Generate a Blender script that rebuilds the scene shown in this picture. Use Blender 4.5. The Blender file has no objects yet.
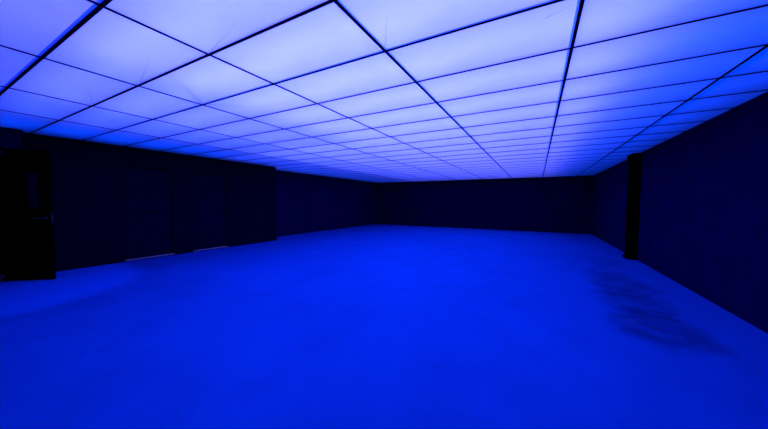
import bpy, bmesh, math, random
from mathutils import Matrix, Vector
random.seed(4)
S = bpy.context.scene
C = S.collection

# ------------------------------------------------------------------ sizes (metres)
EYE = 1.249                      # camera height
CZ = EYE + 1.115                 # height of the luminous ceiling
TOP = CZ + 0.55                  # slab above it
XR = 1.985                       # right wall
XL = -7.40                       # left wall, near part
XL2 = -8.15                      # left wall, far part, set back
YS = 6.21                        # where the left wall steps back
YB = 13.88                       # back wall
YF = -1.25                       # wall behind the camera
GX, GY, DX, DY = -3.4166, 0.6576, 1.2032, 0.5963   # ceiling grid
WT = 0.20

# ------------------------------------------------------------------ materials
def mat(name):
    m = bpy.data.materials.new(name); m.use_nodes = True
    nt = m.node_tree; nt.nodes.clear()
    out = nt.nodes.new('ShaderNodeOutputMaterial')
    return m, nt, out
def N(nt, t, **kw):
    n = nt.nodes.new(t)
    for k, v in kw.items(): setattr(n, k, v)
    return n
def mixc(nt, fac, a, b):
    n = N(nt, 'ShaderNodeMix', data_type='RGBA')
    for s, v in ((n.inputs[0], fac), (n.inputs[6], a), (n.inputs[7], b)):
        if isinstance(v, bpy.types.NodeSocket): nt.links.new(v, s)
        elif isinstance(v, (int, float)): s.default_value = v
        else: s.default_value = (*v, 1)
    return n.outputs[2]
def ramp(nt, src, a, b, lo=0.0, hi=1.0):
    n = N(nt, 'ShaderNodeMapRange', interpolation_type='SMOOTHSTEP')
    n.inputs[1].default_value = a; n.inputs[2].default_value = b
    n.inputs[3].default_value = lo; n.inputs[4].default_value = hi
    nt.links.new(src, n.inputs[0]); return n.outputs[0]
def mth(nt, op, a, b):
    n = N(nt, 'ShaderNodeMath', operation=op)
    for s, v in zip(n.inputs, (a, b)):
        if isinstance(v, bpy.types.NodeSocket): nt.links.new(v, s)
        else: s.default_value = v
    return n.outputs[0]
def noise(nt, scale, detail=3, rough=.55, stretch=(1, 1, 1), loc=(0, 0, 0)):
    tc = N(nt, 'ShaderNodeTexCoord'); mp = N(nt, 'ShaderNodeMapping')
    mp.inputs['Scale'].default_value = stretch; mp.inputs['Location'].default_value = loc
    n = N(nt, 'ShaderNodeTexNoise')
    n.inputs['Scale'].default_value = scale; n.inputs['Detail'].default_value = detail; n.inputs['Roughness'].default_value = rough
    nt.links.new(tc.outputs['Object'], mp.inputs[0]); nt.links.new(mp.outputs[0], n.inputs['Vector'])
    return n.outputs[0]
def blob(nt, c, r, warp=.5, lo=.45):
    """0..1 mask of a ragged patch round c with radii r (object space = world here)"""
    tc = N(nt, 'ShaderNodeTexCoord')
    s = N(nt, 'ShaderNodeVectorMath', operation='SUBTRACT'); s.inputs[1].default_value = (c[0], c[1], 0)
    d = N(nt, 'ShaderNodeVectorMath', operation='DIVIDE'); d.inputs[1].default_value = (r[0], r[1], 1)
    l = N(nt, 'ShaderNodeVectorMath', operation='LENGTH')
    nt.links.new(tc.outputs['Object'], s.inputs[0]); nt.links.new(s.outputs[0], d.inputs[0]); nt.links.new(d.outputs[0], l.inputs[0])
    n = noise(nt, 2.2, 5, .65, (1, .6, 1), (c[0], c[1], 0))
    w = mth(nt, 'MULTIPLY_ADD', n, warp * 2)
    w.node.inputs[2].default_value = -warp
    return ramp(nt, mth(nt, 'ADD', l.outputs['Value'], w), lo, 1.0, 1.0, 0.0)

def matte(name, col, var=.15, scale=3.0):
    m, nt, out = mat(name)
    d = N(nt, 'ShaderNodeBsdfDiffuse')
    n = ramp(nt, noise(nt, scale, 4), .3, .7)
    nt.links.new(mixc(nt, n, [c * (1 - var) for c in col], [c * (1 + var) for c in col]), d.inputs[0])
    nt.links.new(d.outputs[0], out.inputs[0]); return m
def gloss(name, col, rough=.4, metal=0.0, spec=.3):
    m, nt, out = mat(name)
    p = N(nt, 'ShaderNodeBsdfPrincipled')
    n = ramp(nt, noise(nt, 12, 3), .3, .7)
    nt.links.new(mixc(nt, n, [c * .9 for c in col], [c * 1.1 for c in col]), p.inputs['Base Color'])
    p.inputs['Roughness'].default_value = rough; p.inputs['Metallic'].default_value = metal
    p.inputs['Specular IOR Level'].default_value = spec
    nt.links.new(p.outputs[0], out.inputs[0]); return m

WALL = matte('wall_paint', (.0003, .0005, .013))  # wall colours carry the blue cast of the light, each wall toned separately
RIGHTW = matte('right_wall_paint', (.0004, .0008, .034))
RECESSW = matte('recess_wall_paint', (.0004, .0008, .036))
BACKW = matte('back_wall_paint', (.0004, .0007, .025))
DOORP = matte('door_paint', (.0004, .0005, .018), .1)
BULKP = matte('bulkhead_paint', (.0004, .0005, .024), .1)
FRAMEP = matte('frame_paint', (.0003, .0003, .009), .1)
BLACK = matte('black_leaf_paint', (.0002, .0002, .0009), .2)
PILLAR = matte('pillar_paint', (.0002, .0002, .0010), .2)
FLANGE = matte('bar_black', (.001, .002, .026), .1)
WEB = matte('bar_side_grey', (.03, .06, .20), .1)
SLAB = matte('plenum_blue_grey', (.03, .06, .20), .03)

BRASS = gloss('threshold_metal', (.40, .30, .30), .45, 0.0, .2)
STEEL = gloss('handle_steel', (.12, .12, .13), .35, .8, .3)

def floor_mat():
    m, nt, out = mat('sealed_concrete')  # grey concrete, with the blue cast of the light put into its colours
    d = N(nt, 'ShaderNodeBsdfDiffuse')
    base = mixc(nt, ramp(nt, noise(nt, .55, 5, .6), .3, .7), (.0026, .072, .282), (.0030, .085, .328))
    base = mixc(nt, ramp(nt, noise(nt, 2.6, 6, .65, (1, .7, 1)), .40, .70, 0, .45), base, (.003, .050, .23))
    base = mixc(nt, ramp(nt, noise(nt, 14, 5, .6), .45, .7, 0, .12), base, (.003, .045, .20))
    for c, r, k in (((1.12, 3.75), (.5, .75), .62), ((1.15, 5.6), (.5, 1.3), .52), ((1.12, 4.6), (.5, .8), .50),
                    ((1.35, 7.6), (.5, .9), .25), ((-6.5, 2.3), (.55, .5), .25)):
        f = mth(nt, 'MULTIPLY', blob(nt, c, r), k)
        f = mth(nt, 'MULTIPLY', f, ramp(nt, noise(nt, 4.5, 6, .7, (.8, 1.1, 1), (3, 1, 0)), .35, .6, .45, 1))
        base = mixc(nt, f, base, (.003, .012, .055))
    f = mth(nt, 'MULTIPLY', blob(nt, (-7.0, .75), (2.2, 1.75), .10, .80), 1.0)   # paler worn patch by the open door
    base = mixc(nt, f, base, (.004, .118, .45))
    nt.links.new(base, d.inputs[0]); nt.links.new(d.outputs[0], out.inputs[0]); return m
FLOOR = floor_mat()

def film_mat():
    m, nt, out = mat('stretched_white_film')
    t = N(nt, 'ShaderNodeBsdfTranslucent'); d = N(nt, 'ShaderNodeBsdfDiffuse'); mx = N(nt, 'ShaderNodeMixShader')
    n = ramp(nt, noise(nt, 1.3, 4, .6, (1, 1.6, 1)), .3, .7)
    crease = None                                              # pinched folds off the bar joints, their shading put into the film colour
    for (a, b, w) in (((-2.14, 1.23), (-1.61, 1.11), .012), ((-3.30, 1.23), (-2.66, 1.06), .014), ((-3.38, 1.82), (-2.83, 1.24), .06),
                      ((-3.39, 1.86), (-2.92, 2.18), .03), ((-4.51, 1.23), (-3.79, 1.00), .014), ((-.98, 1.79), (-.78, 1.45), .010),
                      ((.02, 1.99), (.18, 1.92), .012), ((-.25, 2.40), (.12, 2.43), .02)):
        gp = N(nt, 'ShaderNodeNewGeometry')
        dv = Vector((b[0] - a[0], b[1] - a[1], 0))
        v = N(nt, 'ShaderNodeVectorMath', operation='SUBTRACT'); v.inputs[1].default_value = (a[0], a[1], CZ + .007)
        nt.links.new(gp.outputs['Position'], v.inputs[0])
        dt = N(nt, 'ShaderNodeVectorMath', operation='DOT_PRODUCT'); dt.inputs[1].default_value = dv / dv.length_squared
        nt.links.new(v.outputs[0], dt.inputs[0])
        tt = ramp(nt, dt.outputs['Value'], 0, 1); tt.node.interpolation_type = 'LINEAR'
        sc = N(nt, 'ShaderNodeVectorMath', operation='SCALE'); sc.inputs[0].default_value = dv; nt.links.new(tt, sc.inputs['Scale'])
        df = N(nt, 'ShaderNodeVectorMath', operation='DISTANCE'); nt.links.new(v.outputs[0], df.inputs[0]); nt.links.new(sc.outputs[0], df.inputs[1])
        m_ = mth(nt, 'MULTIPLY', ramp(nt, df.outputs['Value'], 0, w, 1, 0), mth(nt, 'SUBTRACT', 1.0, tt))
        crease = m_ if crease is None else mth(nt, 'MAXIMUM', crease, m_)
    tint = mixc(nt, n, (.80, .80, .80), (.90, .90, .90))
    nt.links.new(mixc(nt, mth(nt, 'MULTIPLY', crease, .55), tint, (.45, .45, .50)), t.inputs[0])
    d.inputs[0].default_value = (.30, .30, .30, 1)
    b = N(nt, 'ShaderNodeBump'); b.inputs['Strength'].default_value = .35; b.inputs['Distance'].default_value = .02
    nt.links.new(noise(nt, 3.2, 3, .5, (1, 2.2, 1)), b.inputs['Height'])
    nt.links.new(b.outputs[0], t.inputs['Normal'])
    mx.inputs[0].default_value = .15
    nt.links.new(t.outputs[0], mx.inputs[1]); nt.links.new(d.outputs[0], mx.inputs[2])
    gl = N(nt, 'ShaderNodeBsdfGlossy'); gl.inputs['Roughness'].default_value = .18; gl.inputs[0].default_value = (.9, .9, .9, 1)
    fr = N(nt, 'ShaderNodeFresnel'); fr.inputs[0].default_value = 1.45
    m2 = N(nt, 'ShaderNodeMixShader')
    nt.links.new(fr.outputs[0], m2.inputs[0]); nt.links.new(mx.outputs[0], m2.inputs[1]); nt.links.new(gl.outputs[0], m2.inputs[2])
    nt.links.new(m2.outputs[0], out.inputs[0]); return m
FILM = film_mat()

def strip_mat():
    m, nt, out = mat('halo_strip_blue')  # tinted to imitate the bluish halo beside a bar
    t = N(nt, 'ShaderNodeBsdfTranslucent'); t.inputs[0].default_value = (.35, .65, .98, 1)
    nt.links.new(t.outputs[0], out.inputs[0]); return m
def glass_mat():
    m, nt, out = mat('vision_glass')
    p = N(nt, 'ShaderNodeBsdfPrincipled')
    p.inputs['Base Color'].default_value = (.8, .85, 1, 1); p.inputs['Roughness'].default_value = .02
    p.inputs['Transmission Weight'].default_value = 1; p.inputs['IOR'].default_value = 1.12
    nt.links.new(p.outputs[0], out.inputs[0]); return m
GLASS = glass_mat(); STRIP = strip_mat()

# ------------------------------------------------------------------ helpers
def bx(bm, x0, x1, y0, y1, z0, z1, M=None):
    m = Matrix.Translation(((x0 + x1) / 2, (y0 + y1) / 2, (z0 + z1) / 2)) @ Matrix.Diagonal((x1 - x0, y1 - y0, z1 - z0, 1))
    return bmesh.ops.create_cube(bm, size=1, matrix=(M @ m) if M else m)['verts']
def cyl(bm, a, b, r, r2=None, seg=20):
    a = Vector(a); b = Vector(b); d = b - a
    M = Matrix.Translation((a + b) / 2) @ d.to_track_quat('Z', 'Y').to_matrix().to_4x4()
    bmesh.ops.create_cone(bm, cap_ends=True, segments=seg, radius1=r, radius2=r if r2 is None else r2, depth=d.length, matrix=M)
def obj(name, bm, m, parent=None, bevel=0):
    if bevel:
        bmesh.ops.bevel(bm, geom=[e for e in bm.edges], offset=bevel, segments=2, affect='EDGES', profile=.5)
    me = bpy.data.meshes.new(name); bm.to_mesh(me); bm.free(); me.materials.append(m)
    o = bpy.data.objects.new(name, me); C.objects.link(o)
    if parent: o.parent = parent
    return o
def boxobj(name, m, *b, parent=None, bevel=0):
    bm = bmesh.new(); bx(bm, *b); return obj(name, bm, m, parent, bevel)
def struct(o): o['kind'] = 'structure'; return o
def tag(o, label, cat, group=None):
    o['label'] = label; o['category'] = cat
    if group: o['group'] = group
    return o
def empty(name, loc=(0, 0, 0)):
    o = bpy.data.objects.new(name, None); C.objects.link(o); o.location = loc; o.empty_display_size = .1; return o
ORD = ['', 'first', 'second', 'third', 'fourth', 'fifth', 'sixth', 'seventh', 'eighth', 'ninth', 'tenth', 'eleventh', 'twelfth',
       'thirteenth', 'fourteenth', 'fifteenth', 'sixteenth', 'seventeenth', 'eighteenth', 'nineteenth', 'twentieth', 'twenty-first',
       'twenty-second', 'twenty-third', 'twenty-fourth', 'twenty-fifth', 'twenty-sixth', 'twenty-seventh', 'twenty-eighth', 'twenty-ninth', 'thirtieth']

# ------------------------------------------------------------------ room shell
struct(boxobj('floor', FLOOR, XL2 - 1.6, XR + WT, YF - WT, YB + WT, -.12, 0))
struct(boxobj('ceiling', SLAB, XL2 - WT, XR + WT, YF - WT, YB + WT, TOP, TOP + .1))
struct(boxobj('wall_right', RIGHTW, XR, XR + WT, YF - WT, YB + WT, 0, TOP))
struct(boxobj('wall_back', BACKW, XL2 - WT, XR, YB, YB + WT, 0, TOP))
struct(boxobj('wall_front', WALL, XL2 - WT, XR, YF - WT, YF, 0, TOP))

# doors in the near left wall: (y0, y1, head height)
OPEN = (-.17, .745, 2.045)
D2 = (2.406, 3.309, 1.99)
D3 = (3.698, 4.585, 1.99)
bm = bmesh.new()
ys = YF
for y0, y1, h in (OPEN, D2, D3):
    bx(bm, XL2 - WT, XL, ys, y0, 0, TOP)
    bx(bm, XL2 - WT, XL, y0, y1, h, TOP)
    ys = y1
bx(bm, XL2 - WT, XL, ys, YS, 0, TOP)
struct(obj('wall_left', bm, WALL))
struct(boxobj('wall_left_recess', RECESSW, XL2 - WT, XL2, YS, YB, 0, TOP))
# dark end of the passage beyond the open door
bm = bmesh.new()
bx(bm, XL2 - 1.5, XL2 - 1.4, OPEN[0] - .2, OPEN[1] + .2, 0, 2.3)
bx(bm, XL2 - 1.4, XL2 - WT, OPEN[0] - .2, OPEN[0], 0, 2.3)
bx(bm, XL2 - 1.4, XL2 - WT, OPEN[1], OPEN[1] + .2, 0, 2.3)
bx(bm, XL2 - 1.5, XL2 - WT, OPEN[0] - .2, OPEN[1] + .2, 2.3, 2.4)
struct(obj('wall_passage', bm, BLACK))

# bulkhead over the open door
bm = bmesh.new(); bx(bm, XL, -7.12, -.6, 1.125, 2.055, CZ - .028)
struct(obj('wall_bulkhead', bm, BULKP))
bm = bmesh.new(); bx(bm, XL, -7.10, -.6, 1.135, CZ - .028, CZ - .004)
struct(obj('trim_1', bm, FRAMEP))
bm = bmesh.new(); bx(bm, -7.12, -7.108, -.6, 1.10, CZ - .050, CZ - .040)
struct(obj('trim_2', bm, gloss('trim_lip', (.03, .02, .05), .4)))

def closed_door(n, y0, y1, h, double):
    """flush door set 40 mm back in the wall with frame, leaf (or two leaves) and a pale threshold strip"""
    d = empty('door_%d' % n, (XL, (y0 + y1) / 2, 0)); struct(d)
    L = lambda a: a - (y0 + y1) / 2
    bm = bmesh.new()
    bx(bm, -.16, -.002, L(y0) + .001, L(y0) + .035, .0, h - .001)
    bx(bm, -.16, -.002, L(y1) - .035, L(y1) - .001, .0, h - .001)
    bx(bm, -.16, -.002, L(y0) + .035, L(y1) - .035, h - .036, h - .001)
    obj('door_frame', bm, FRAMEP, d)
    a, b = L(y0) + .037, L(y1) - .037
    spans = [(a, -.002), (.002, b)] if double else [(a, b)]
    for i, (p, q) in enumerate(spans):
        lf = boxobj('door_leaf', DOORP, -.085, -.042, p, q, .045, h - .04, parent=d, bevel=.002)
        hy = (q - .05) if i == 0 else (p + .05)
        bm = bmesh.new()
        cyl(bm, (-.042, hy, 1.0), (-.036, hy, 1.0), .024)
        cyl(bm, (-.038, hy, 1.0), (-.006, hy, 1.0), .008)
        cyl(bm, (-.010, hy + .008, 1.0), (-.010, hy - (.10 if i == 0 else -.10), 1.0), .008)
        obj('door_handle', bm, PILLAR, lf)
        for z in (.25, 1.0, 1.72):
            bm = bmesh.new(); e = p if i == 0 else q
            cyl(bm, (-.038, e, z), (-.038, e, z + .09), .006)
            obj('hinge', bm, PILLAR, lf)
    t = boxobj('threshold_strip', BRASS, -.05, .004, L(y0) + .002, L(y1) - .002, .0165, .034, parent=d, bevel=.002)
    t['label'] = 'pale metal strip along the foot of the door'
    boxobj('threshold_base', FRAMEP, -.16, .0035, L(y0) + .002, L(y1) - .002, 0, .016, parent=d)
    return d
closed_door(2, *D2, True)
closed_door(3, *D3, False)

# open black door leaf, swung into the room
fe = Vector((-6.686, 1.312, 0)); hg = Vector((-7.385, .735, 0))
W = (fe - hg).length
dr = empty('door_1', hg); dr.rotation_euler = (0, 0, math.atan2(fe.y - hg.y, fe.x - hg.x)); struct(dr)
# local: x along leaf from the hinge, y thickness (camera side is -y)
wx0, wx1, wz0, wz1 = W - .315, W - .140, 1.150, 1.695
T = .022
bm = bmesh.new()
bx(bm, 0, wx0, -T, T, .012, 2.04); bx(bm, wx1, W, -T, T, .012, 2.04)
bx(bm, wx0, wx1, -T, T, .012, wz0); bx(bm, wx0, wx1, -T, T, wz1, 2.04)
leaf = obj('door_leaf', bm, BLACK, dr)
bm = bmesh.new()
for s in (-1, 1):
    y0, y1 = (s * T, s * (T + .008)) if s > 0 else (-(T + .008), -T)
    bx(bm, wx0 - .015, wx0, y0, y1, wz0 - .015, wz1 + .015); bx(bm, wx1, wx1 + .015, y0, y1, wz0 - .015, wz1 + .015)
    bx(bm, wx0, wx1, y0, y1, wz0 - .015, wz0); bx(bm, wx0, wx1, y0, y1, wz1, wz1 + .015)
obj('glazing_bead', bm, BLACK, leaf)
g = boxobj('vision_panel', GLASS, wx0, wx1, -.003, .003, wz0, wz1, parent=leaf)
g['label'] = 'tall narrow glass pane in the door'
for s in (-1, 1):
    bm = bmesh.new()
    cyl(bm, (W - .06, s * T, .98), (W - .06, s * (T + .008), .98), .026, seg=28)
    cyl(bm, (W - .06, s * (T + .006), .98), (W - .06, s * (T + .055), .98), .009)
    cyl(bm, (W - .045, s * (T + .05), .98), (W - .18, s * (T + .05), .98), .0095)
    h = obj('lever_handle', bm, STEEL, leaf); h['label'] = 'steel lever handle'
bm = bmesh.new(); bx(bm, W - .0005, W + .003, -.012, .012, .90, 1.06); bx(bm, W + .003, W + .014, -.007, .007, .965, .995)
obj('latch', bm, STEEL, leaf)
bm = bmesh.new(); bx(bm, .10, .34, -T - .045, -T, 1.955, 2.01)
clo = obj('door_closer', bm, gloss('closer_metal', (.05, .045, .06), .35), leaf, .006)
bm = bmesh.new(); cyl(bm, (.30, -T - .02, 2.01), (.30, -T - .02, 2.03), .012); bx(bm, .04, .31, -T - .032, -T - .014, 2.026, 2.034)
obj('closer_arm', bm, gloss('closer_arm_metal', (.08, .07, .10), .35), clo)
bm = bmesh.new()
bx(bm, .235, .285, -T - .006, -T, .05, .11); cyl(bm, (.26, -T - .012, .10), (.26, -T - .035, .008), .008); cyl(bm, (.26, -T - .035, .008), (.26, -T - .035, .0005), .014)
obj('door_stop', bm, STEEL, leaf)
for z in (.22, 1.05, 1.82):
    bm = bmesh.new(); cyl(bm, (-.004, T + .002, z), (-.004, T + .002, z + .1), .008); obj('hinge', bm, STEEL, leaf)
bm = bmesh.new()
bx(bm, -8.1, XL - .005, OPEN[0] + .0, OPEN[0] + .03, 0, OPEN[2]); bx(bm, -8.1, XL - .005, OPEN[1] - .03, OPEN[1], 0, OPEN[2])
bx(bm, -8.1, XL - .005, OPEN[0] + .03, OPEN[1] - .03, OPEN[2] - .03, OPEN[2])
struct(obj('trim_3', bm, FRAMEP))

# pillar against the right wall
pl = empty('pillar', (XR, 8.22, 0))
tag(pl, 'slim black pillar with a wider foot and cap standing against the right wall', 'pillar')
boxobj('shaft', PILLAR, -.155, -.001, -.17, .17, .07, CZ - .10, parent=pl, bevel=.004)
bm = bmesh.new()
bx(bm, -.19, -.001, -.20, .20, .0, .05); obj('plinth', bm, PILLAR, pl, .012)
boxobj('plinth_moulding', PILLAR, -.172, -.001, -.185, .185, .05, .07, parent=pl, bevel=.006)
boxobj('cap', PILLAR, -.172, -.001, -.19, .19, CZ - .10, CZ - .003, parent=pl, bevel=.006)

# ------------------------------------------------------------------ luminous ceiling
LX = [GX + DX * k for k in range(-2, 5)]                       # long runners
R0, R1 = -2, 22
CY = [GY + DY * c for c in range(R0, R1 + 1)]
CY = [y for y in CY if y < YB - .05]
def edge_left(y): return XL2 if y > YS else XL
FILM_UP = .007                                                 # film sits this far above the underside of the bars

def bar(name, along_x, pos, a, b, label, w, t, z, strip=None):
    e = empty(name, ((a + b) / 2, pos, CZ) if along_x else (pos, (a + b) / 2, CZ))
    h = (b - a) / 2
    def piece(n, m, p0, p1, z0, z1, bev=0):
        return boxobj(n, m, *((-h, h, p0, p1) if along_x else (p0, p1, -h, h)), z0, z1, parent=e, bevel=bev)
    piece('flange', FLANGE, -w / 2, w / 2, z, z + t)
    piece('web', WEB, -.002, .002, z + t, .030)
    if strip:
        p = piece('halo_strip', STRIP, min(strip), max(strip), FILM_UP - .003, FILM_UP - .001)  # added strip, stands in for the bright halo beside the bar
        p['label'] = 'blue strip added for the halo along one side of the bar'
    if not along_x:
        for q in (-6, -2, 2, 6):
            bm = bmesh.new(); cyl(bm, (0, q, .028), (0, q, TOP - CZ), .003, seg=8)
            bx(bm, -.006, .006, q - .015, q + .015, .020, .045); obj('hanger', bm, WEB, e)
    tag(e, label, 'ceiling bar', 'black grid bars of the glowing ceiling')
nL = len(LX)
for i, x in enumerate(LX):
    k = nL - i
    s = 'nearest the right wall' if k == 1 else ('nearest the left wall' if i == 0 else '%s from the right wall' % ORD[k])
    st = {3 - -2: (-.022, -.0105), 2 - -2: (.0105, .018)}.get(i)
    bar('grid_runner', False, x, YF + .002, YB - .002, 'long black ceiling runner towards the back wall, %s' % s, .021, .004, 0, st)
nC = len(CY)
for j, y in enumerate(CY):
    k = nC - j
    s = 'nearest the back wall' if k == 1 else '%s from the back wall' % ORD[k]
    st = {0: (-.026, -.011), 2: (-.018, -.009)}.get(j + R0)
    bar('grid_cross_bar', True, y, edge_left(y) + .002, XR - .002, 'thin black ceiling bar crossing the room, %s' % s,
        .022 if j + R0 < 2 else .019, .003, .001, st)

xs = [None] + LX + [XR]
rows = [YF] + CY + [YB]
nx = len(xs) - 1; ny = len(rows) - 1
G = .0035
cache = {}
for j in range(ny):
    for i in range(nx):
        y0, y1 = rows[j] + G, rows[j + 1] - G
        x1 = xs[i + 1] - G
        if i == 0:
            if rows[j] < YS < rows[j + 1]:
                poly = [(XL + G, y0), (x1, y0), (x1, y1), (XL2 + G, y1), (XL2 + G, YS + G), (XL + G, YS + G)]
            else:
                a = edge_left((y0 + y1) / 2) + G
                poly = [(a, y0), (x1, y0), (x1, y1), (a, y1)]
        else:
            a = xs[i] + G
            poly = [(a, y0), (x1, y0), (x1, y1), (a, y1)]
        cx = sum(p[0] for p in poly) / len(poly); cy = (y0 + y1) / 2
        bm = bmesh.new()
        bm.faces.new([bm.verts.new((p[0] - cx, p[1] - cy, 0)) for p in reversed(poly)])
        o = obj('light_panel', bm, FILM); o.location = (cx, cy, CZ + FILM_UP)
        k = ny - j; c = nx - i
        col = 'column along the right wall' if c == 1 else ('column along the left wall' if i == 0 else '%s column from the right wall' % ORD[c])
        row = 'against the back wall' if k == 1 else '%s from the back wall' % ORD[k]
        tag(o, 'glowing %s ceiling panel, %s, %s' % ('blue' if c == 1 or i == 0 else 'violet-blue', row, col), 'light panel', 'glowing panels of the ceiling')

# LED battens above the film: violet-white through the middle, deep blue towards the walls, dimmer at the two ends of the room
def batten(x0, x1, y, v, b):
    c = [VIO[k] * v + BLU[k] * b for k in range(3)]
    l = bpy.data.lights.new('led_batten', 'AREA'); l.shape = 'RECTANGLE'
    l.size = x1 - x0; l.size_y = .26; l.color = [q / c[2] for q in c]; l.energy = P * c[2] * (x1 - x0)
    o = bpy.data.objects.new('led_batten', l); C.objects.link(o); o.location = ((x0 + x1) / 2, y, CZ + .34)
def lerp(tab, t):
    for (a, p), (b, q) in zip(tab, tab[1:]):
        if t <= b: return p + (q - p) * max(0, (t - a) / (b - a))
    return tab[-1][1]
VIO = (.100, .114, 1.0); BLU = (.0, .050, 1.0)
P = 10.8
ROWF = [(-1, .08), (-.2, .12), (.36, .33), (.95, .86), (1.6, 1.08), (3.5, 1.04), (5.5, .85), (8, .72), (11, .58), (13.2, .4), (13.7, .14)]
for j in range(ny):
    y = (rows[j] + rows[j + 1]) / 2
    if rows[j + 1] - rows[j] < .3: continue
    k = lerp(ROWF, y); kb = .4 + .6 * k
    near = y < 4
    segs = [(edge_left(y) + .35, -6.1, .0 if near else .08, .42 if near else .40), (-5.9, -4.7, .22 if near else .55, .36), (-4.7, -3.0, .54 if near else .86, .28),
            (-3.0, -.6, 1.12, .15), (-.6, .58, .95, .15), (.62, 1.22, .0, .52), (1.28, XR - .12, 0, .36)]
    for x0, x1, v, b in segs: batten(x0, x1, y, v * k, b * kb)

w = bpy.data.worlds.new('World'); S.world = w; w.use_nodes = True
w.node_tree.nodes['Background'].inputs[0].default_value = (0, 0, 0, 1)

# ------------------------------------------------------------------ camera
cam = bpy.data.cameras.new('Camera'); cam.sensor_width = 36; cam.lens = 277.81 / 768 * 36; cam.clip_start = .02; cam.clip_end = 100
co = bpy.data.objects.new('Camera', cam); C.objects.link(co)
pitch, yaw, roll = -0.0432520302, 0.50231614, 0.00479016775
f = Vector((-math.sin(yaw) * math.cos(pitch), math.cos(yaw) * math.cos(pitch), math.sin(pitch)))
r = Vector((math.cos(yaw), math.sin(yaw), 0)); u = r.cross(f)
r2 = math.cos(roll) * r + math.sin(roll) * u; u2 = -math.sin(roll) * r + math.cos(roll) * u
M = Matrix((r2, u2, -f)).transposed().to_4x4(); M.translation = (0, 0, EYE)
co.matrix_world = M
S.camera = co
S.view_settings.view_transform = 'Standard'; S.view_settings.look = 'None'
S.view_settings.exposure = 0; S.view_settings.gamma = 1
S.view_settings.use_curve_mapping = False
